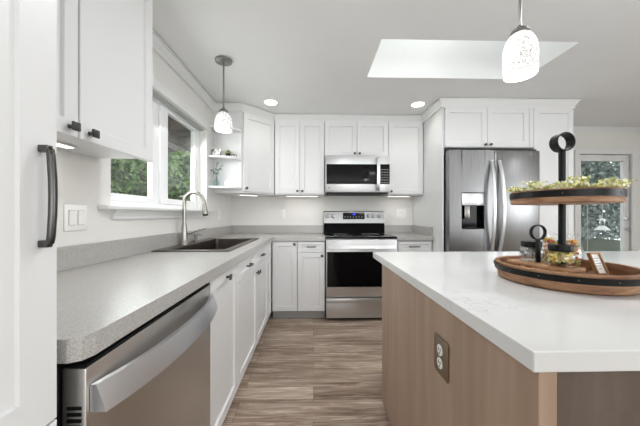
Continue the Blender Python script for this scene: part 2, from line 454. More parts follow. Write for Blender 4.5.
# crown moulding along walls and cabinet tops
prof = [(0.0008, ZC-.088), (.021, ZC-.088), (.022, ZC-.078), (.012, ZC-.074), (.013, ZC-.066), (.024, ZC-.05), (.036, ZC-.028), (.039, ZC-.022), (.047, ZC-.021), (.048, ZC-.010), (.034, ZC-.009), (.034, ZC-.001), (.0008, ZC-.001)]
YU = 3.24          # carcass front line of the back wall cabinets (doors stand .02 proud)
DA, DB = (-.765, 2.945), (-.471, 3.24)
crown_path = [(XL, 1.40), (XL, 2.94), (-.765, 2.94), DB, (1.319, 3.24), (1.319, 2.763), (2.687, 2.763), (2.687, YB-.001)]
struct(MB().sweep(crown_path, prof).build('trim_1', 'trim'), 'white crown moulding running over the wall cabinets', 'trim')
struct(MB().sweep([(2.70, YB), (XR, YB)], [(o*.6, z if z > ZC-.05 else z+.03) for o, z in prof]).build('trim_2', 'trim'))

# ------------------------------------------------------------------ cabinets
def knob(parent, x, z, square=True):
    b = MB().lathe([(0, -.001), (.0075, -.001), (.006, -.01), (.006, -.02), (0, -.02)], 12, (x, 0, z), 'y')
    if square: b.box(x-.0145, x+.0145, -.028, -.019, z-.0145, z+.0145, .003)
    else: b.lathe([(0, -.03), (.012, -.03), (.0145, -.026), (.014, -.02), (0, -.019)], 16, (x, 0, z), 'y')
    return b.build('knob', 'bronze', parent, 35)
def pull(parent, x, z, w=.1):
    b = MB().tube([(x-w/2, -.024, z), (x-w/4, -.03, z), (x, -.032, z), (x+w/4, -.03, z), (x+w/2, -.024, z)], .006, 10)
    for sx in (-1, 1): b.box(x+sx*(w/2-.012)-.006, x+sx*(w/2-.012)+.006, -.026, -.001, z-.006, z+.006, .002)
    return b.build('pull', 'bronze', parent, 40)
def cabinet(name, label, cat, loc, rz, w, z0, z1, depth, fronts, group=None, toe=False, x0=0.0, body=None):
    """loc: left front corner of the fronts' face line; local x along the front, +y into the wall"""
    t = thing(name, label, cat, loc, rz, group)
    (body or MB().box(x0+.0005, w-.0005, .0215, depth, z0, z1)).build('body', 'cab', t)
    if toe: MB().box(x0+.001, w-.001, .075, .09, .001, z0-.0005).build('toe_kick', 'toe', t)
    for f in fronts:
        kind, a, c, d, e = f[:5]
        fr = .052 if min(c-a, e-d) > .2 else .034
        if kind == 'slab': dd = MB().door(a+.0015, c-.0015, d, e, .02, .03, .004)
        else: dd = MB().door(a+.002, c-.002, d, e, .02, fr)
        dd = dd.build('door' if kind == 'door' else ('drawer_front' if kind != 'panel' else 'panel'), 'cab', t)
        if len(f) > 5 and f[5]:
            for q in f[5]:
                if q[0] == 'k': knob(dd, q[1], q[2])
                elif q[0] == 'r': knob(dd, q[1], q[2], False)
                else: pull(dd, q[1], q[2], q[3] if len(q) > 3 else .1)
    return t
R90 = PI/2
# tall pantry at the very left
t = cabinet('tall_pantry_cabinet', 'tall white pantry cabinet with long dark handle beside the dishwasher', 'cabinet', (-.46, -.057, 0), R90, .56, .1, ZC-.001, .6,
            [], toe=True)
MB().door(.002, .558, .105, .782, .02, .064, .007, 0, .001).build('door', 'cab', t)
dd = MB().door(.002, .558, .786, 2.25, .02, .064, .007, 0, .001).build('door', 'cab', t)
b = MB()
zt, zb_, yy = 1.267, 1.096, .526
b.tube([(yy, -.0125, zt-.0055), (yy, -.0165, zt-.008), (yy, -.018, zt-.018), (yy, -.0205, zt-.055), (yy, -.0212, (zt+zb_)/2), (yy, -.0205, zb_+.055), (yy, -.018, zb_+.018), (yy, -.0165, zb_+.008), (yy, -.0125, zb_+.0055)], [.005, .0058, .006, .0062, .0062, .0062, .006, .0058, .005], 12)
for z in (zt-.0055, zb_+.0055): b.box(yy-.0055, yy+.0055, -.0165, -.0005, z-.006, z+.006, .0015)
b.build('handle', 'bronze', dd, 40)

# left wall cabinet
t = cabinet('wall_cabinet', 'white wall cabinet with two square dark knobs, left of the window', 'cabinet', (-.80, .506, 0), R90, .87, 1.43, ZC-.001, .268,
    [('door', .002, .442, 1.412, 2.252, [('k', .404, 1.44)]), ('door', .445, .87, 1.412, 2.252, [('k', .484, 1.44)])])
# corner wall cabinet, diagonal
ang = math.atan2(DB[1]-DA[1], DB[0]-DA[0]); L = math.hypot(DB[0]-DA[0], DB[1]-DA[1])
nx, ny = math.sin(ang), -math.cos(ang)
t = thing('corner_wall_cabinet', 'white corner wall cabinet with slanted door, beside the small shelves', 'cabinet', (DA[0], DA[1], 0))
MB().prism([(0, 0), (DB[0]-DA[0], DB[1]-DA[1]), (DB[0]-DA[0], YB-.002-DA[1]), (XL+.002-DA[0], YB-.002-DA[1]), (XL+.002-DA[0], 0)], 1.39, ZC-.001).build('body', 'cab', t)
dd = MB().door(.006, L-.006, 1.405, 2.252, .019, .055).build('door', 'cab', t)
dd.location = (nx*.0205, ny*.0205, 0); dd.rotation_euler = (0, 0, ang)
knob(dd, .03, 1.44, False)
# back wall cabinets
YF = 3.22
dep = YB-.002-YF
t = cabinet('wall_cabinet', 'white two-door wall cabinet between slanted corner cabinet and microwave', 'cabinet', (-.459, YF, 0), 0, .589, 1.39, ZC-.001, dep,
    [('door', .004, .298, 1.402, 2.255, [('r', .268, 1.432)]), ('door', .298, .588, 1.402, 2.255, [('r', .328, 1.432)])])
t = cabinet('wall_cabinet', 'short white two-door wall cabinet right above the microwave', 'cabinet', (.1315, YF, 0), 0, .761, 1.842, ZC-.001, dep,
    [('door', .001, .3855, 1.85, 2.255, [('r', .356, 1.878)]), ('door', .3855, .76, 1.85, 2.255, [('r', .415, 1.878)])])
t = cabinet('wall_cabinet', 'white single-door wall cabinet between microwave and fridge panel', 'cabinet', (.8935, YF, 0), 0, .423, 1.39, ZC-.001, dep,
    [('door', .001, .42, 1.402, 2.255, [('r', .03, 1.432)])])
# fridge surround
tag(MB().box(1.32, 1.338, 2.763, YB-.002, .001, ZC-.001).build('fridge_side_panel', 'cab'), 'tall white panel standing at left of the stainless fridge', 'panel')
t = cabinet('over_fridge_cabinet', 'white two-door cabinet above the stainless fridge', 'cabinet', (1.339, 2.743, 0), 0, .924, 1.842, ZC-.001, YB-.003-2.743,
    [('door', .001, .44, 1.846, 2.252, [('r', .412, 1.868)]), ('door', .44, .88, 1.846, 2.252, [('r', .468, 1.868)])])
MB().box(.882, .923, .001, .0205, 1.846, 2.252).build('filler_strip', 'cab', t)
t = cabinet('tall_cabinet', 'tall white cabinet closing the run at right of the fridge', 'cabinet', (2.264, 2.743, 0), 0, .422, .1, ZC-.001, YB-.003-2.743,
    [('door', .001, .421, .105, 1.30, None), ('door', .001, .421, 1.304, 2.252, None)], toe=True)

# base cabinets of the left run (faces look towards +X)
XF = -.456
t = cabinet('base_cabinet', 'narrow white base cabinet with one centred knob next to dishwasher', 'cabinet', (XF, 1.215, 0), R90, .435, .093, .866, XF-XL-.002,
    [('door', .002, .434, .1, .86, [('k', .218, .826)])], toe=True)
b = MB()
b.box(.0005, .018, .0215, .612, .093, .866).box(1.302, 1.3195, .0215, .612, .093, .866).box(.018, 1.302, .0215, .034, .093, .866).box(.018, 1.302, .6, .612, .093, .866).box(.018, 1.302, .034, .6, .093, .111)
t = cabinet('sink_base_cabinet', 'white sink base cabinet with two drawer fronts over two doors', 'cabinet', (XF, 1.652, 0), R90, 1.32, .093, .866, XF-XL-.002,
    [('drawer', .002, .5, .742, .86, [('p', .25, .803)]), ('drawer', .502, .985, .742, .86, [('p', .74, .803)]),
     ('door', .002, .553, .1, .738, [('k', .525, .69)]), ('door', .555, 1.07, .1, .738, [('k', .583, .69)]),
     ('panel', .988, 1.298, .742, .86, None), ('panel', 1.074, 1.298, .1, .738, None)], toe=True, body=b)
# base cabinets of the back run
YG = 2.975
t = cabinet('base_cabinet', 'white base cabinet with a single tall door in the corner', 'cabinet', (-.453, YG, 0), 0, .277, .093, .866, YB-.002-YG,
    [('door', .003, .276, .1, .86, [('k', .245, .832)])], toe=True)
t = cabinet('base_cabinet', 'white base cabinet with drawer over door, left of the range', 'cabinet', (-.175, YG, 0), 0, .3, .093, .866, YB-.002-YG,
    [('drawer', .001, .298, .742, .86, [('p', .15, .803)]), ('door', .001, .298, .1, .738, [('k', .268, .705)])], toe=True)
t = cabinet('base_cabinet', 'white base cabinet with drawer between range and fridge panel', 'cabinet', (.918, YG, 0), 0, .4, .093, .866, YB-.002-YG,
    [('drawer', .012, .388, .742, .86, [('p', .19, .803, .12)]), ('door', .012, .388, .1, .738, [('k', .05, .705)])], toe=True)

# ------------------------------------------------------------------ grey worktops
ZT = .914
t = thing('worktop', 'grey speckled L-shaped worktop holding the sink', 'worktop')
hx0, hx1, hy0, hy1 = -1.012, -.566, 1.79, 2.70
b = MB()
CF = -.44
b.prism([(XL+.002, .527), (CF-.028, .527), (CF-.008, .537), (CF, .56), (CF, hy0), (XL+.002, hy0)], .868, ZT)
b.box(XL+.002, hx0, hy0, hy1, .868, ZT).box(hx1, CF, hy0, hy1, .868, ZT)
b.prism([(XL+.002, hy1), (CF, hy1), (CF, 2.957), (.128, 2.957), (.128, YB-.002), (XL+.002, YB-.002)], .868, ZT)
bmesh.ops.remove_doubles(b.bm, verts=b.bm.verts[:], dist=1e-5)
b.build('top', 'quartz', t)
b = MB().box(XL+.002, XL+.022, .527, YB-.002, ZT+.0005, 1.016, .002).box(XL+.0225, .128, YB-.022, YB-.002, ZT+.0005, 1.016, .002)
b.build('upstand', 'quartz', t)
t = thing('worktop', 'small grey speckled worktop between range and fridge panel', 'worktop')
MB().box(.917, 1.318, 2.957, YB-.002, .868, ZT, .002).build('top', 'quartz', t)
MB().box(.917, 1.297, YB-.022, YB-.002, ZT+.0005, 1.016, .002).box(1.298, 1.318, 2.975, YB-.002, ZT+.0005, 1.016, .002).build('upstand', 'quartz', t)

# sink, faucet, soap dispenser
t = thing('kitchen_sink', 'dark steel drop-in sink set into the grey worktop', 'sink', (-.79, 2.245, ZT))
X0, X1, Y0, Y1 = -.25, .25, -.49, .49
bx0, bx1, by0, by1 = -.17, .205, -.44, .44
b = MB()
def rr(x0, x1, y0, y1, z, r, n=5):
    out = []
    for cx, cy, a0 in ((x1-r, y1-r, 0), (x0+r, y1-r, 90), (x0+r, y0+r, 180), (x1-r, y0+r, 270)):
        for k in range(n+1):
            a = math.radians(a0+90*k/n); out.append((cx+r*math.cos(a), cy+r*math.sin(a), z))
    return out
def loft(b, rings, cap0=False, cap1=True):
    R = [[b.bm.verts.new(p) for p in r] for r in rings]
    for A, B in zip(R, R[1:]):
        n = len(A)
        for j in range(n): b.bm.faces.new((A[j], A[(j+1) % n], B[(j+1) % n], B[j]))
    if cap0: b.bm.faces.new(R[0][::-1])
    if cap1: b.bm.faces.new(R[-1])
    return b
loft(b, [rr(X0, X1, Y0, Y1, .0008, .02), rr(X0, X1, Y0, Y1, .007, .02), rr(X0+.004, X1-.004, Y0+.004, Y1-.004, .009, .02),
         rr(bx0, bx1, by0, by1, .009, .03), rr(bx0+.004, bx1-.004, by0+.004, by1-.004, .004, .03),
         rr(bx0+.006, bx1-.006, by0+.006, by1-.006, -.18, .035), rr(bx0+.04, bx1-.04, by0+.04, by1-.04, -.2, .03)])
b.build('basin', 'sinksteel', t, 35)
MB().lathe([(0, -.196), (.04, -.196), (.045, -.199), (.045, -.1995)], 24, (0, 0, 0)).build('drain', 'bright', t, 35)

t = thing('kitchen_faucet', 'brushed nickel gooseneck faucet standing behind the sink', 'faucet', (-1.0, 2.13, ZT+.0095))
MB().lathe([(0, 0), (.03, 0), (.03, .006), (.026, .012), (.024, .05), (.021, .12), (.016, .16), (.0, .16)], 24).build('base', 'nickel', t, 40)
pts = [(0, 0, .155), (0, 0, .22), (0, 0, .3)]
Rg = .075
for k in range(1, 13):
    a = PI-PI*k/12*.97
    pts.append((Rg+Rg*math.cos(a), 0, .325+Rg*math.sin(a)))
MB().tube(pts, .0135, 16).build('spout', 'nickel', t, 60)
e = Vector(pts[-1])
sh = MB().tube([e+Vector((.0, 0, .004)), e+Vector((.004, 0, -.03)), e+Vector((.01, 0, -.085)), e+Vector((.012, 0, -.1))], [.0145, .016, .0205, .021], 16).build('spray_head', 'nickel', t, 50)
MB().tube([e+Vector((.012, 0, -.1005)), e+Vector((.0132, 0, -.112))], [.0195, .018], 16).build('nozzle', 'black', sh, 50)
MB().tube([(.02, .006, .085), (.05, .02, .09), (.058, .024, .095)], [.013, .013, .009], 12).tube([(.05, .022, .092), (.09, .05, .108), (.135, .08, .118)], [.008, .007, .006], 10).build('lever', 'nickeldark', t, 50)
t = thing('soap_dispenser', 'short dark nickel soap dispenser beside the faucet', 'dispenser', (-1.0, 2.335, ZT+.0095))
MB().lathe([(0, 0), (.021, 0), (.021, .008), (.013, .014), (.012, .045), (0, .045)], 18).build('base', 'nickeldark', t, 40)
MB().lathe([(0, .045), (.017, .046), (.017, .064), (.012, .068), (0, .068)], 18).tube([(0, 0, .058), (.03, 0, .062), (.05, 0, .055)], [.007, .006, .005], 10).build('pump', 'nickeldark', t, 40)

# ------------------------------------------------------------------ dishwasher
t = thing('dishwasher', 'stainless dishwasher under the grey worktop next to the pantry', 'dishwasher', (-.45, .549, 0), R90)
MB().box(-.01, .652, .05, .6, .1, .862).build('body', 'blackplastic', t)
MB().box(.004, .648, .09, .1, .002, .0995).build('toe_kick', 'blackplastic', t)
dd = MB().box(0, .652, 0, .048, .115, .846, .004).build('door', 'steel_dw', t, 30)
MB().box(.003, .649, .002, .047, .8465, .853).build('top_edge', 'blackplastic', dd)
# bowed bar handle
def bow(name, p0, p1, depth, wid, thick, mat, parent, axis_out, n=14, tilt=0.0):
    """flat bowed bar between two points; axis_out points away from the door"""
    p0, p1 = Vector(p0), Vector(p1); out = Vector(axis_out); d = (p1-p0).normalized(); side = d.cross(out)
    b = MB(); rings = []
    for k in range(n+1):
        u = k/n; c = p0.lerp(p1, u); dp = depth*(1-abs(2*u-1)**2.4)
        a = c+out*(dp+thick); bq = c+out*max(dp, -.0)
        rings.append([a+side*wid/2+out*tilt, a-side*wid/2, bq-side*wid/2, bq+side*wid/2])
    loft(b, rings, True, True)
    return b.build(name, mat, parent, 30)
bow('handle', (.008, -.002, .782), (.642, -.002, .782), .044, .055, .012, 'bright', dd, (0, -1, 0), 14, .02)
b = MB()
for k in range(9): b.box(-.0125, -.0105, .012, .036, .60-k*.012, .607-k*.012)
b = MB()
for k in range(12): b.box(-.0022, -.0004, .008, .036, .765-k*.0125, .7715-k*.0125)
b.build('vent', 'blackplastic', dd)

# ------------------------------------------------------------------ range
rx0, rx1 = .134, .908
rw = rx1-rx0
t = thing('range', 'stainless electric range with black glass cooktop and oven door', 'stove', (rx0, 2.93, 0))
MB().box(.004, rw-.004, .045, .63, .03, .893).build('body', 'steel', t)
MB().box(.02, rw-.02, .06, .6, .002, .0295).build('plinth', 'blackplastic', t)
MB().box(0, rw, -.008, .555, .8935, .915, .005).build('cooktop', 'blackglass', t, 40)
dd = MB().box(.002, rw-.002, .0, .043, .262, .884, .004).build('oven_door', 'steel_h', t, 30)
MB().box(.012, rw-.012, -.004, -.0005, .372, .752, .002).build('oven_window', 'blackglass', dd)
bow('handle', (.02, -.002, .808), (rw-.02, -.002, .808), .045, .036, .012, 'bright', dd, (0, -1, 0), 14, .01)
dw = MB().box(.002, rw-.002, .004, .043, .034, .25, .004).build('drawer', 'steel_h', t, 30)
MB().box(.006, rw-.006, -.012, .0035, .2, .246, .005).build('drawer_lip', 'steel_h', dw, 30)
# back guard
bg_ = MB().prism([(.557, .9155), (.63, .9155), (.63, 1.2), (.585, 1.2), (.572, 1.19), (.556, 1.045)], .0, rw, 'x')
bg_ = bg_.build('control_panel', 'steel', t, 20)
MB().prism([(.525, .916), (.5555, .916), (.5545, 1.046), (.536, 1.046), (.53, 1.04)], .0, rw, 'x').build('vent_trim', 'matteblack', t)
def onpanel(z): return .5555+(z-1.045)/(1.19-1.045)*.016
zk = 1.135
for kx in (.042, .118, .575, .635, .712):
    y = onpanel(zk)
    MB().lathe([(0, -.001), (.025, -.001), (.025, -.006), (.019, -.008), (.017, -.03), (0, -.031)], 20, (kx, y, zk), 'y').box(kx-.004, kx+.004, y-.037, y-.029, zk-.017, zk+.017, .002).build('knob', 'nickeldark', bg_, 35)
pl = MB().prism([(onpanel(1.095)-.0025, 1.095), (onpanel(1.095)+.004, 1.095), (onpanel(1.18)+.004, 1.18), (onpanel(1.18)-.0025, 1.18)], .245, .525, 'x').build('display', 'blackglass', bg_)
b = MB()
y = onpanel(1.16)-.004
def seg(b, x, z, on, h=.018, w=.009, y=y):
    s_ = {'a': (x, x+w, z+h, z+h+.002), 'g': (x, x+w, z+h/2, z+h/2+.002), 'd': (x, x+w, z, z+.002), 'f': (x, x+.002, z+h/2, z+h), 'b': (x+w-.002, x+w, z+h/2, z+h), 'e': (x, x+.002, z, z+h/2), 'c': (x+w-.002, x+w, z, z+h/2)}
    for k in on: x0, x1, z0, z1 = s_[k]; b.box(x0, x1, y-.001, y, z0, z1)
for k, on in enumerate(('bc', 'abged', 'abcdef')): seg(b, .355+k*.016+(.006 if k else 0), 1.15, on)
b.box(.372, .374, y-.001, y, 1.155, 1.157).box(.372, .374, y-.001, y, 1.162, 1.164)
b.build('clock_digits', 'blue', pl)
b = MB()
for i in range(7):
    for j in range(2): MB().box(.265+i*.036, .278+i*.036, onpanel(1.12)-.0035, onpanel(1.12)-.002, 1.108+j*.016, 1.112+j*.016).build('touch_key', 'plate', pl)
MB().lathe([(0, 0), (.012, 0), (.012, -.002), (0, -.002)], 20, (rw/2, onpanel(1.065), 1.066), 'y').build('badge', 'nickeldark', bg_)
for (cx, cy, r) in ((.2, .16, .1), (.57, .16, .085), (.2, .42, .08), (.57, .42, .1)):
    MB().lathe([(r, .9152), (r+.003, .9155), (r+.003, .9158), (r, .9158)], 40, (cx, cy, 0), closed=True).build('burner_ring', 'toe', t)

# ------------------------------------------------------------------ microwave
mx0, mx1 = .137, .884; mw = mx1-mx0; mz0, mz1 = 1.402, 1.84
t = thing('microwave', 'stainless over-the-range microwave with black window', 'microwave', (mx0, 3.13, mz0))
H_ = mz1-mz0
MB().box(0, mw, .03, .44, .012, H_-.001).build('body', 'nickeldark', t)
MB().box(.02, mw-.02, .035, .43, 0, .0115).build('grease_filter', 'blackplastic', t)
dd = MB().box(.0, .622, 0, .028, .014, H_-.002, .003).build('door', 'steel_h', t, 30)
MB().box(.012, .6, -.003, -.0005, .105, .335, .002).build('window', 'blackglass', dd)
bow('handle', (.607, -.002, .03), (.607, -.002, H_-.03), .032, .034, .012, 'bright', dd, (0, -1, 0))
cp = MB().box(.625, mw, 0, .028, .014, H_-.002, .003).build('control_panel', 'steel_h', t, 30)
kp = MB().box(.634, mw-.003, -.003, -.0005, .105, .335, .002).build('keypad', 'blackglass', cp)
b = MB()
for i in range(3):
    for j in range(6): MB().box(.648+i*.031, .666+i*.031, -.0042, -.0032, .118+j*.03, .126+j*.03).build('touch_key', 'toe', kp)
MB().lathe([(0, 0), (.011, 0), (.011, -.0025), (0, -.0025)], 20, (.045, 0, .062), 'y').build('badge', 'nickeldark', dd)

# ------------------------------------------------------------------ refrigerator
fx0, fx1, fy = 1.345, 2.262, 2.66
fw = fx1-fx0
t = thing('refrigerator', 'stainless french-door refrigerator with water dispenser', 'refrigerator', (fx0, fy, 0))
MB().box(.008, fw-.03, .085, .9, .02, 1.775, .004).build('body', 'nickeldark', t)
MB().box(.03, fw-.05, .1, .85, .001, .0195).build('plinth', 'blackplastic', t)
xs = .4575
zd0, zd1 = .72, 1.795
def fdoor(x0, x1, z0, z1, hole=None):
    b = MB()
    if not hole:
        b.box(x0, x1, 0, .08, z0, z1, .012, 3)
    else:
        a, c, d, e = hole
        # outer rounded shell with a rectangular recess
        b.box(x0, a, 0, .08, z0, z1).box(c, x1, 0, .08, z0, z1).box(a, c, 0, .08, z0, d).box(a, c, 0, .08, e, z1).box(a, c, .07, .08, d, e)
        bmesh.ops.remove_doubles(b.bm, verts=b.bm.verts[:], dist=1e-5)
    return b
hole = (.122, .352, 1.012, 1.37)
d1 = fdoor(0, xs-.002, zd0, zd1, hole).build('door', 'steel', t)
bv = d1.modifiers.new('edge', 'BEVEL'); bv.width = .006; bv.segments = 2; bv.limit_method = 'ANGLE'
d2 = fdoor(xs+.002, fw, zd0, zd1).build('door', 'steel', t, 40)
d3 = fdoor(0, fw, .1, zd0-.008).build('freezer_drawer', 'steel', t, 40)
for dd, x in ((d1, xs-.04), (d2, xs+.04)):
    b = MB(); pts = []
    zz0, zz1 = .78, 1.69
    N = 18
    rings = []
    for k in range(N+1):
        u = k/N; z = zz0+(zz1-zz0)*u; q = 1-abs(2*u-1)**2.2
        y = -.006-.058*q; xo = x+(-.008 if dd is d1 else .008)*q
        rings.append([(xo-.017, y, z), (xo-.012, y-.012, z), (xo+.012, y-.012, z), (xo+.017, y, z), (xo+.012, y+.008, z), (xo-.012, y+.008, z)])
    loft(b, rings, True, True)
    b.box(x-.012, x+.012, -.02, -.0005, zz0, zz0+.03).box(x-.012, x+.012, -.02, -.0005, zz1-.03, zz1)
    b.build('handle', 'bright', dd, 40)
bow('handle', (.1, -.002, .64), (fw-.1, -.002, .64), .05, .03, .014, 'bright', d3, (0, -1, 0))
a, c, d, e = hole
dsp = MB().box(a+.004, c-.004, -.004, .012, 1.245, e-.004, .004).build('dispenser', 'bright', d1, 30)
b = MB().box(a+.0015, c-.0015, .058, .0685, d+.002, 1.245).box(a+.0015, a+.008, -.003, .058, d+.002, 1.244).box(c-.008, c-.0015, -.003, .058, d+.002, 1.244).box(a+.008, c-.008, -.003, .058, d+.002, d+.012)
b.build('recess', 'blackglass', dsp)
MB().box(.16, .215, .012, .024, 1.11, 1.243, .006).tube([(.187, .03, 1.243), (.187, .03, 1.15)], .009, 10).build('paddle', 'nickeldark', dsp, 40)
b = MB()
for k in range(5): b.box(.15+k*.036, .17+k*.036, -.0052, -.0042, 1.262, 1.266)
b.build('buttons', 'nickeldark', dsp)
for x in (.05, fw-.06): MB().box(x-.03, x+.04, .02, .13, zd1+.001, zd1+.016, .004).build('hinge_cover', 'blackplastic', t)
MB().box(fw-.13, fw-.07, -.0015, -.0003, zd1-.045, zd1-.036).build('badge', 'nickeldark', d2)

# ------------------------------------------------------------------ island
ix0, ix1, iy0, iy1 = .395, 2.36, .468, 1.56
t = thing('kitchen_island', 'brown stained wooden island under a white worktop', 'island', (ix0, iy0, 0))
w_, d_ = ix1-ix0, iy1-iy0
MB().box(.0205, w_-.0005, .035, d_-.001, .085, .876).build('body', 'islandwood', t)
MB().box(0, .02, .0, d_, .08, .8765, .001).build('side_panel', 'islandwood', t)
MB().box(.0205, .036, .003, .034, .08, .8765, .001).build('corner_post', 'islandwood', t)
MB().box(.05, w_-.02, .09, d_-.06, .001, .0795).build('toe_kick', 'islandwood', t)
xx = .04
for k in range(4):
    w2 = (w_-.06)/4
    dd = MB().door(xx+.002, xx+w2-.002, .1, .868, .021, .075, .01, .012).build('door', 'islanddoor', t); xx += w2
t2 = tag(MB().box(.380, 2.40, .4605, 1.733, .877, ZT, .0025).build('island_worktop', 'marble'), 'thick white veined worktop of the island', 'worktop')
# outlet on the island side
t = thing('power_outlet', 'bronze plated power outlet on the brown island side', 'outlet', (ix0-.001, .825, .716), -R90)
pp = MB().box(-.0425, .0425, -.006, 0, -.058, .058, .003).build('cover_plate', metal('brushed_bronze_plate', (150, 134, 118), .38), t, 30)
for z in (.02, -.02):
    r = MB().lathe([(0, 0), (.0165, 0), (.0165, -.002), (0, -.002)], 24, (0, -.0062, z), 'y').build('receptacle', 'plate', t)
    for q in ((-.007, -.0045, z-.002, z+.007), (.0045, .007, z-.002, z+.006), (-.0025, .0025, z-.011, z-.007)):
        MB().box(q[0], q[1], -.0092, -.0083, q[2], q[3]).build('slot', 'blackplastic', r)
MB().lathe([(0, 0), (.0035, 0), (.0025, -.0015), (0, -.0015)], 12, (0, -.0062, 0), 'y').build('screw', 'nickeldark', t)

def wallplate(name, label, cat, loc, rz, kinds, w=.07):
    t = thing(name, label, cat, loc, rz); n = len(kinds); W_ = w+(n-1)*.046
    MB().box(-W_/2, W_/2, -.006, -.0008, -.058, .058, .003).build('cover_plate', 'plate', t, 30)
    for k, q in enumerate(kinds):
        x = (k-(n-1)/2)*.046
        if q == 's':
            fr = MB().box(x-.0175, x+.0175, -.0078, -.0062, -.034, .034, .0008).build('switch_frame', 'toe', t)
            MB().prism([(-.0079, -.032), (-.0079, .032), (-.0125, .032), (-.0095, 0), (-.0085, -.032)], x-.0155, x+.0155, 'x').build('rocker', 'plate', fr)
        else:
            fr = MB().box(x-.0175, x+.0175, -.0078, -.0062, -.034, .034, .0008).build('receptacle', 'plate', t)
            for z in (.016, -.016):
                for q in (-.007, .005): MB().box(x+q, x+q+.002, -.0086, -.0079, z, z+.008).build('slot', 'blackplastic', fr)
wallplate('light_switch', 'double white rocker switch on the wall beside the pantry', 'switch', (XL, 1.247, 1.138), R90, 'ss')
wallplate('power_outlet', 'white power outlet on the left wall near the corner', 'outlet', (XL, 3.1, 1.155), R90, 'o')
wallplate('power_outlet', 'white power outlet on the back wall left of the range', 'outlet', (-.405, YB, 1.165), 0, 'o')
wallplate('power_outlet', 'double white plate on the back wall right of the range', 'outlet', (1.165, YB, 1.165), 0, 'so')

# ------------------------------------------------------------------ corner shelves and their ornaments
t = thing('corner_shelf', 'small white open shelves with curved fronts beside the window', 'shelf', (XL, 2.943, 0))
SX, SY = .30, .17
def curve(sx, sy, n=14): return [(0.002, 0)]+[(max(.002, sx*math.cos(a)), -sy*math.sin(a)) for a in [PI/2*(n-k)/n for k in range(n+1)]]
MB().box(.002, SX, -.013, -.001, 1.42, ZC-.09).build('back_panel', 'cab', t)
for z in (1.425, 1.735, 2.035):
    pts = [(x, y-.0135) for x, y in curve(SX, SY)]
    MB().prism(pts, z, z+.02).build('shelf', 'cab', t)
sh1, sh2 = 1.4455, 1.7555
yb = 2.943-.0135
o = MB().box(-.045, .045, -.02, .02, 0, .078, .003).build('ornament_block', 'spots'); o.location = (-1.002, yb-.075, sh2)
tag(o, 'black and white patterned block on the middle corner shelf', 'ornament')
t = thing('potted_succulent', 'small yellow green plant in a black pot on the corner shelf', 'plant', (-.893, yb-.06, sh2))
MB().lathe([(0, 0), (.021, 0), (.026, .036), (.023, .036), (.021, .03), (0, .03)], 20).build('pot', 'black', t, 40)
b = MB()
for k in range(90):
    a = random.uniform(0, 2*PI); r = random.uniform(0, .028); b.leaf((r*math.cos(a), r*math.sin(a), .034+random.uniform(0, .045)*(1-r/.05)), .011)
b.build('foliage', 'succ', t)
t = thing('wire_ornament', 'little black wire ring ornament right of the potted plant', 'ornament', (-.838, yb-.045, sh2))
b = MB()
for x in (-.012, .014): b.tube([(x+.014*math.cos(a), 0, .017+.014*math.sin(a)) for a in [2*PI*k/20 for k in range(20)]], .003, 8, True)
b.build('rings', 'black', t, 60)
MB().box(-.03, .03, -.006, .006, 0, .0025).build('base', 'black', t)
t = thing('glass_vase', 'blue green glass bottle vase on the lowest corner shelf', 'vase', (-1.01, yb-.075, sh1))
MB().lathe([(0, .002), (0, 0), (.026, 0), (.031, .006), (.031, .045), (.026, .06), (.013, .08), (.012, .098), (.016, .104), (.0135, .104), (.010, .098), (.011, .08), (.024, .058), (.029, .044), (.029, .008), (.025, .003), (0, .003)], 24).build('body', 'vaseglass', t, 50)
t = thing('eucalyptus_sprig', 'grey green eucalyptus sprig standing in the glass vase', 'plant', (-1.01, yb-.075, sh1+.004))
b = MB(); stems = [((.002, 0, .0), (.004, 0, .11), (.03, -.01, .18), (.075, -.02, .215)), ((-.002, 0, 0), (-.003, 0, .11), (-.004, .0, .19), (.01, 0, .24)), ((0, .002, 0), (-.003, 0, .11), (-.02, -.01, .15), (-.036, -.015, .17))]
for s_ in stems: b.tube(s_, .0018, 6)
b.build('stem', 'sprig', t)
b = MB()
for s_ in stems:
    for k in range(14):
        u = .9+2.1*k/13; i = min(2, int(u)); p = Vector(s_[i]).lerp(Vector(s_[i+1]), u-i)
        if p.z > .12: b.leaf(p+Vector((random.gauss(0, .006), random.gauss(0, .006), random.gauss(0, .006))), .017, asp=.5)
b.build('foliage', 'sprig', t)
t = thing('letter_ornament', 'white cut-out script ornament on the lowest corner shelf', 'ornament', (-.88, yb-.06, sh1))
MB().box(-.055, .06, -.012, .012, 0, .012, .002).build('base', 'plate', t)
b = MB().tube([(-.028+.022*math.cos(a), 0, .043+.03*math.sin(a)) for a in [2*PI*k/24 for k in range(24)]], .005, 8, True)
b.tube([(-.02, 0, .022), (-.004, 0, .012)], .005, 8).tube([(.005, 0, .012), (.008, 0, .07)], .0045, 8)
b.tube([(.008, 0, .02), (.02, 0, .045), (.03, 0, .02), (.04, 0, .04), (.05, 0, .016)], .0045, 8)
b.build('lettering', 'plate', t, 60)

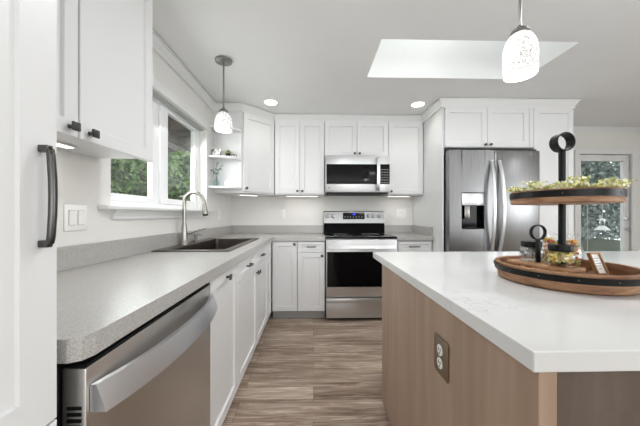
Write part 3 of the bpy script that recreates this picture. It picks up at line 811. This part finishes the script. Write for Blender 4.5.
# ------------------------------------------------------------------ lamps
def downlight(loc, label):
    t = thing('recessed_ceiling_light', label, 'ceiling light', loc, 0, 'recessed ceiling lights')
    MB().lathe([(.066, -.001), (.074, -.001), (.076, -.004), (.066, -.006)], 36, closed=True).build('trim_ring', 'plate', t, 40)
    MB().lathe([(0, -.0035), (.0655, -.0035), (.0655, -.001), (0, -.001)], 36).build('lens', 'lamp', t)
    d = bpy.data.lights.new('downlight_beam', 'AREA'); d.shape = 'DISK'; d.size = .12; d.energy = .6; d.spread = 2.0; d.color = (1, .97, .93)
    lo = bpy.data.objects.new('downlight_beam', d); C.objects.link(lo); lo.parent = t; lo.location = (0, 0, -.012)
downlight((-.45, 2.878, ZC), 'round recessed ceiling light above the left base cabinets')
downlight((1.12, 2.893, ZC), 'round recessed ceiling light near the fridge panel crown')
def pendant(loc, zb_, sh_h, r, dome, label):
    t = thing('pendant_lamp', label, 'pendant lamp', loc, 0, 'pendant lamps')
    top = zb_+sh_h-ZC; bot = zb_-ZC
    MB().lathe([(0, -.001), (.062, -.001), (.064, -.006), (.062, -.016), (.045, -.022), (.012, -.024), (0, -.024)], 32).build('canopy', 'nickeldark', t, 40)
    MB().tube([(0, 0, -.0242), (0, 0, top+.02)], .0065, 12).build('rod', 'nickeldark', t, 60)
    MB().lathe([(0, top+.022), (.012, top+.022), (.016, top+.014), (.034*r/.067, top+.002), (.036*r/.067, top-.006), (0, top-.006)], 24).build('socket_cap', 'nickeldark', t, 40)
    prof = []
    for k in range(13):
        a = PI/2*k/12; prof.append((max(.001, r*math.sin(a)**.8), top-.007-(sh_h*dome)*(1-math.cos(a))))
    prof += [(r*1.005, bot+sh_h*.15), (r*.97, bot), (r*.92, bot), (r*.945, bot+sh_h*.15)]
    for k in range(12, 2, -1):
        a = PI/2*k/12; prof.append((r*.93*math.sin(a)**.8, top-.014-(sh_h*dome)*(1-math.cos(a))))
    MB().lathe(prof, 36).build('glass_shade', 'shade', t, 60)
    d = bpy.data.lights.new('pendant_bulb', 'POINT'); d.energy = 2; d.shadow_soft_size = .03; d.color = (1, .95, .88)
    lo = bpy.data.objects.new('pendant_bulb', d); C.objects.link(lo); lo.parent = t; lo.location = (0, 0, bot+.03)
pendant((-.69, 2.105, ZC), 1.797, .152, .065, .72, 'nickel pendant lamp with mottled white glass shade above the sink')
pendant((.966, 1.25, ZC), 1.802, .208, .07, .5, 'nickel pendant lamp with mottled white glass shade above the island')
def underlight(label, loc, rz, w, power, d=.05):
    t = thing('under_cabinet_light', label, 'light', loc, rz, 'under-cabinet lights')
    MB().box(-w/2, w/2, -d/2, d/2, -.009, -.0008, .003).build('housing', 'plate', t)
    MB().box(-w/2+.008, w/2-.008, -d/2+.008, d/2-.008, -.0105, -.0092).build('diffuser', 'led', t)
    a = bpy.data.lights.new('under_cabinet_glow', 'AREA'); a.shape = 'RECTANGLE'; a.size = w; a.size_y = d; a.energy = power; a.color = (1, .96, .9)
    lo = bpy.data.objects.new('under_cabinet_glow', a); C.objects.link(lo); lo.parent = t; lo.location = (0, 0, -.02)
underlight('lit strip light under the wall cabinet left of the window', (-.985, .9, 1.43), R90, .46, .3)
underlight('lit strip light under the slanted corner cabinet', (-.77, 3.25, 1.39), ang, .24, .15)
underlight('lit strip light under the two-door cabinet left of the microwave', (-.14, 3.4, 1.39), 0, .4, .25)
underlight('lit strip light under the single-door cabinet beside the fridge panel', (1.07, 3.4, 1.39), 0, .28, .2)

# ------------------------------------------------------------------ two-tier tray on the island and what it holds
tx, ty = .89, .953
t = thing('tiered_tray', 'round two-tier wooden tray with black bands on the island', 'tray', (tx, ty, ZT+.0006))
R1 = .208; zr = .061
lo_ = MB().lathe([(0, 0), (.184, 0), (.192, .005), (R1-.01, .034), (R1-.004, zr-.001), (R1-.006, zr), (R1-.02, zr), (R1-.022, zr-.003), (R1-.026, .022), (0, .022)], 72).build('lower_tray', 'traywood', t, 35)
MB().lathe([(R1-.0085, .032), (R1-.005, .032), (R1+.0005, .052), (R1-.003, .0525)], 72, closed=True).build('metal_band', 'black', lo_, 35)
b = MB()
for k in range(14):
    a = 2*PI*k/14+.1; b.blob(((R1-.0012)*math.cos(a), (R1-.0012)*math.sin(a), .043), .0028)
b.build('rivets', 'bronze', lo_, 60)
zu = 1.189-ZT; R2 = .152
up = MB().lathe([(0, zu), (R2-.004, zu), (R2, zu+.003), (R2, zu+.042), (R2-.003, zu+.045), (R2-.014, zu+.045), (R2-.016, zu+.042), (R2-.018, zu+.016), (0, zu+.016)], 72).build('upper_tray', 'traywood', t, 35)
MB().lathe([(R2+.0004, zu+.019), (R2+.003, zu+.019), (R2+.003, zu+.041), (R2+.0004, zu+.041)], 72, closed=True).build('metal_band', 'black', up, 35)
b = MB()
for k in range(12):
    a = 2*PI*k/12+.3; b.blob(((R2+.003)*math.cos(a), (R2+.003)*math.sin(a), zu+.03), .0026)
b.build('rivets', 'bronze', up, 60)
MB().tube([(0, 0, .0225), (0, 0, zu-.0005)], .011, 20).build('pole', 'black', t, 40)
MB().tube([(0, 0, zu+.0165), (0, 0, zu+.188)], .0105, 20).build('pole', 'black', t, 40)
# strap ring: a short wide loop, its hole looking along (axis)
b = MB()
ar = .033
for k in range(1):
    b.lathe([(ar, -.017), (ar, .017), (ar-.003, .017), (ar-.003, -.017)], 40, (0, 0, 0), 'y', closed=True)
b.move((0, 0, zu+.188+ar-.001), Matrix.Rotation(math.radians(0), 3, 'Z'))
b.build('ring_handle', 'black', t, 40)

# blossom garland lying on the upper tray
b = MB(); zt = 1.189+.045
for k in range(1500):
    a = random.uniform(0, 2*PI); r = R2-.006-abs(random.gauss(0, .02)) if random.random() < .75 else R2+random.uniform(-.02, .004)
    if random.random() < .25: r = random.uniform(.03, R2-.01)
    lump = .010+.010*(math.sin(a*5+1)+math.sin(a*8.3))*.5
    z = zt+.004+random.uniform(0, 1)*max(.005, lump)
    x, y = tx+r*math.cos(a), ty+r*math.sin(a)
    if math.hypot(x-tx, y-ty) < .022: continue
    b.leaf((x, y, z), random.uniform(.004, .0075), asp=.8)
for a, h in ((3.35, .028), (3.5, .022), (4.2, .03), (4.3, .022), (4.75, .02), (.1, .022), (5.6, .024), (5.9, .02), (5.3, .02), (2.3, .02), (1.2, .02)):
    cx, cy = tx+(R2-.008)*math.cos(a), ty+(R2-.008)*math.sin(a)
    for k in range(46): b.leaf((cx+random.gauss(0, .011), cy+random.gauss(0, .011), zt+.006+random.uniform(0, h)), random.uniform(.004, .008), asp=.8)
tag(b.build('flower_garland', 'blossom'), 'yellow and cream blossom garland heaped on the upper tray', 'garland', kind='stuff')

# caddy board with ring-topped post
zc = ZT+.0006+.0225
cx0 = Vector((.80, 1.063)); cx1 = Vector((.856, .863)); cm = (cx0+cx1)/2; ca = math.atan2(cx1.y-cx0.y, cx1.x-cx0.x)
t = thing('jar_caddy', 'small wooden caddy board with black ring handle on the lower tray', 'caddy', (cm.x+.006, cm.y+.005, zc), ca)
half = (cx1-cx0).length/2
ztop = .975-zc
MB().box(-half, half, -.045, .045, ztop-.014, ztop, .004).build('board', 'boardwood', t, 40)
for x in (-half+.03, half-.03):
    for y in (-.025, .025): MB().lathe([(0, .0003), (.009, .0003), (.011, .006), (.008, ztop-.0142), (0, ztop-.0142)], 14, (x, y, 0)).build('foot', 'boardwood', t, 40)
post = MB().box(-.024, -.012, -.007, .007, ztop+.0005, ztop+.083, .002).build('post', 'black', t, 30)
b = MB().lathe([(.0285, -.006), (.0285, .006), (.025, .006), (.025, -.006)], 36, (0, 0, 0), 'y', closed=True)
b.move((-.018, 0, ztop+.111), Matrix.Rotation(math.radians(75), 3, 'Z')); b.build('ring_handle', 'black', t, 40)

def jar(name, label, cat, loc, r, h, fill, lid=True, group=None, n=60, fs=.008):
    t = thing(name, label, cat, loc, 0, group)
    hb = h*.7 if lid else h
    prof = [(0, .002), (0, 0), (r*.9, 0), (r, .005), (r, hb*.78), (r*.93, hb*.9), (r*.78, hb*.97), (r*.78, hb), (r*.72, hb), (r*.72, hb*.965), (r*.88, hb*.88), (r*.94, hb*.76), (r*.94, .009), (r*.85, .005), (0, .005)]
    MB().lathe(prof, 36).build('glass_body', 'jar', t, 50)
    if lid: MB().lathe([(0, hb+.0005), (r*.84, hb+.0005), (r*.86, hb+.003), (r*.86, h-.003), (r*.83, h), (0, h)], 36).build('lid', 'black', t, 40)
    return t, hb
def filling(name, label, cat, loc, r, h, mat, n, fs, group=None):
    b = MB()
    for k in range(n):
        a = random.uniform(0, 2*PI); q = r*math.sqrt(random.random()); p = (q*math.cos(a), q*math.sin(a), random.uniform(fs, h))
        b.blob(p, fs*random.uniform(.7, 1.1), 1, (random.uniform(.6, 1.2), random.uniform(.6, 1.2), random.uniform(.5, 1)))
    o = b.build(name, mat); o.location = loc
    return tag(o, label, cat, group, 'stuff')
ztj = .9758
pj1, pj2 = (.842, 1.032, ztj), (.842, .907, ztj)
jar('glass_jar', 'small lidded glass jar of grey packets, left on the caddy', 'jar', pj1, .039, .073, None, group='lidded jars on the caddy')
filling('grey_packets', 'grey and white packets inside the left caddy jar', 'food', (pj1[0], pj1[1], ztj+.006), .031, .043, 'teabag', 80, .008)
jar('glass_jar', 'small lidded glass jar of yellow sweets, in front of the pole', 'jar', pj2, .039, .073, None, group='lidded jars on the caddy')
filling('yellow_sweets', 'yellow sweets inside the jar in front of the pole', 'food', (pj2[0], pj2[1], ztj+.006), .031, .043, 'pep', 80, .008)
pb = (.965, 1.04, zc+.0004)
t = thing('cookie_jar', 'large round glass jar of colourful sweets behind the tray pole', 'jar', pb)
r, h = .066, .14
prof = [(0, .002), (0, 0), (r*.7, 0), (r*.85, .008), (r, .04), (r, .075), (r*.9, .1), (r*.72, .115), (r*.7, .125), (r*.78, h), (r*.72, h), (r*.64, .126), (r*.66, .113), (r*.85, .098), (r*.95, .074), (r*.95, .04), (r*.8, .012), (r*.6, .005), (0, .005)]
MB().lathe(prof, 40).build('glass_body', 'jar', t, 50)
filling('wrapped_sweets', 'red, yellow and white sweets inside the large jar', 'food', (pb[0], pb[1], pb[2]+.008), .052, .108, 'pepred', 260, .011)

# little picture frame leaning on its easel
t = thing('picture_frame', 'tiny wooden picture frame leaning at right in the lower tray', 'picture frame', (1.005, .925, zc+.0006), math.radians(8))
fwid, fhei, lean = .046, .078, math.radians(-22)
RM = Matrix.Rotation(lean, 3, 'X')
b = MB()
for x0, x1, z0, z1 in ((-fwid/2, -fwid/2+.005, 0, fhei), (fwid/2-.005, fwid/2, 0, fhei), (-fwid/2+.005, fwid/2-.005, 0, .005), (-fwid/2+.005, fwid/2-.005, fhei-.005, fhei)): b.box(x0, x1, -.009, .003, z0, z1, .001)
b.move((0, 0, .0035), RM).build('frame', 'framewood', t)
pic = MB().box(-fwid/2+.0052, fwid/2-.0052, -.003, .001, .0052, fhei-.0052).move((0, 0, .0035), RM).build('print', 'plate', t)
b = MB()
for k, (a, c) in enumerate(((-.011, .011), (-.013, .006), (-.008, .013), (-.012, .01), (-.006, .007))): b.box(a, c, -.0036, -.0031, .056-k*.009, .0585-k*.009)
b.move((0, 0, .0035), RM).build('lettering', paint('blue_grey_ink', (120, 140, 165), .6), pic)
MB().tube([(0, .02, .05), (0, .046, .003)], .0026, 8).build('easel_leg', 'framewood', t)

# ------------------------------------------------------------------ outdoors
struct(MB().box(-14, 16, -12, 17, -.4, -.16).build('ground', 'soil'), 'garden ground outside the house', 'ground')
b = MB()
for k in range(15000):
    y = random.uniform(2.2, 7.5); z = random.uniform(.2, 2.35+.18*math.sin(y*2.3)); x = -2.75+.16*math.sin(y*3.1+z*2.2)+.12*math.sin(z*5.7+y)+random.uniform(-.12, .1)
    b.leaf((x, y, z), random.uniform(.03, .06), (1, -.25, .35), .7)
tag(b.build('ivy_hedge', 'ivy'), 'dense green ivy hedge seen through the sink window', 'hedge', kind='stuff')
tag(MB().box(-3.4, -3.25, 1.5, 9, -.16, 2.2).build('garden_fence', 'eave'), 'dark timber fence behind the ivy', 'fence')
t = thing('neighbour_house', 'grey house with dark roof beyond the ivy hedge', 'house', (-6, 5, -.16))
MB().box(-2, 2, -3.5, 6, 0, 3.0).build('wall', 'siding', t)
MB().prism([(-2.4, 2.95), (2.5, 2.95), (2.5, 3.1), (0, 5.0), (-2.4, 3.1)], -4, 6.5, 'y').build('roof', 'roofing', t)
b = MB().box(XL-.75, XL-.145, -1, YB+1, 2.2, 2.23).box(XL-.79, XL-.75, -1, YB+1, 2.1, 2.26)
for k in range(9): b.box(XL-.74, XL-.15, -.6+k*.61, -.55+k*.61, 2.1, 2.2)
struct(b.build('roof_eave', 'eave'), 'dark timber eave above the sink window', 'eave')

def tree(x, y, h, r, label, n=1500, lf=.1):
    t = thing('garden_tree', label, 'tree', (x, y, -.16), 0, 'trees behind the glass door')
    MB().tube([(0, 0, 0), (.05, .02, h*.35), (-.03, .0, h*.6), (0, 0, h*.85)], [.13, .1, .07, .03], 10).build('trunk', 'bark', t, 60)
    b = MB()
    for k in range(n):
        v = Vector((random.gauss(0, 1), random.gauss(0, 1), random.gauss(0, 1))).normalized()*r*random.random()**.4
        b.leaf((v.x, v.y, h*.55+v.z*h*.42/r), lf*random.uniform(.6, 1.2))
    b.build('crown', 'treeleaf', t)
tree(6.2, 7.2, 4.6, 1.5, 'tall grey green tree filling the glass door', 6500, .075)
tree(10.4, 7.4, 4.2, 1.5, 'bushy grey green tree at the right of the glass door', 6500, .075)
tree(9.2, 10.6, 5.2, 2.0, 'distant tree farther behind the glass door', 2000, .14)
b = MB()
for k in range(30000):
    x = random.uniform(4.5, 17); z = random.uniform(-.16, 5.4); b.leaf((x, 14.6+random.uniform(-.3, .3)+.3*math.sin(x*2.1+z*1.7), z), random.uniform(.07, .14), (0, -1, .3), .7)
tag(b.build('tall_hedge', 'treeleaf'), 'tall grey green hedge far behind the glass door', 'hedge', kind='stuff')
t = thing('bird_feeder', 'white hanging bird feeder outside the glass door', 'bird feeder', (4.9, 4.5, -.16))
MB().tube([(0, .25, 0), (0, .25, 1.55), (0, .2, 1.66), (0, .08, 1.68), (0, 0, 1.6), (0, 0, 1.26)], .006, 8).build('hook_pole', 'toe', t, 60)
MB().lathe([(0, 1.13), (.035, 1.125), (.1, 1.06), (.1, 1.055), (0, 1.07)], 24).build('tray', 'feeder', t, 40)
MB().lathe([(0, 1.071), (.035, 1.131), (.035, 1.22), (0, 1.22)][1:], 20).build('seed_tube', 'jar', t, 40)
MB().lathe([(0, 1.25), (.02, 1.25), (.05, 1.225), (.05, 1.22), (0, 1.221)], 24).build('roof', 'feeder', t, 40)
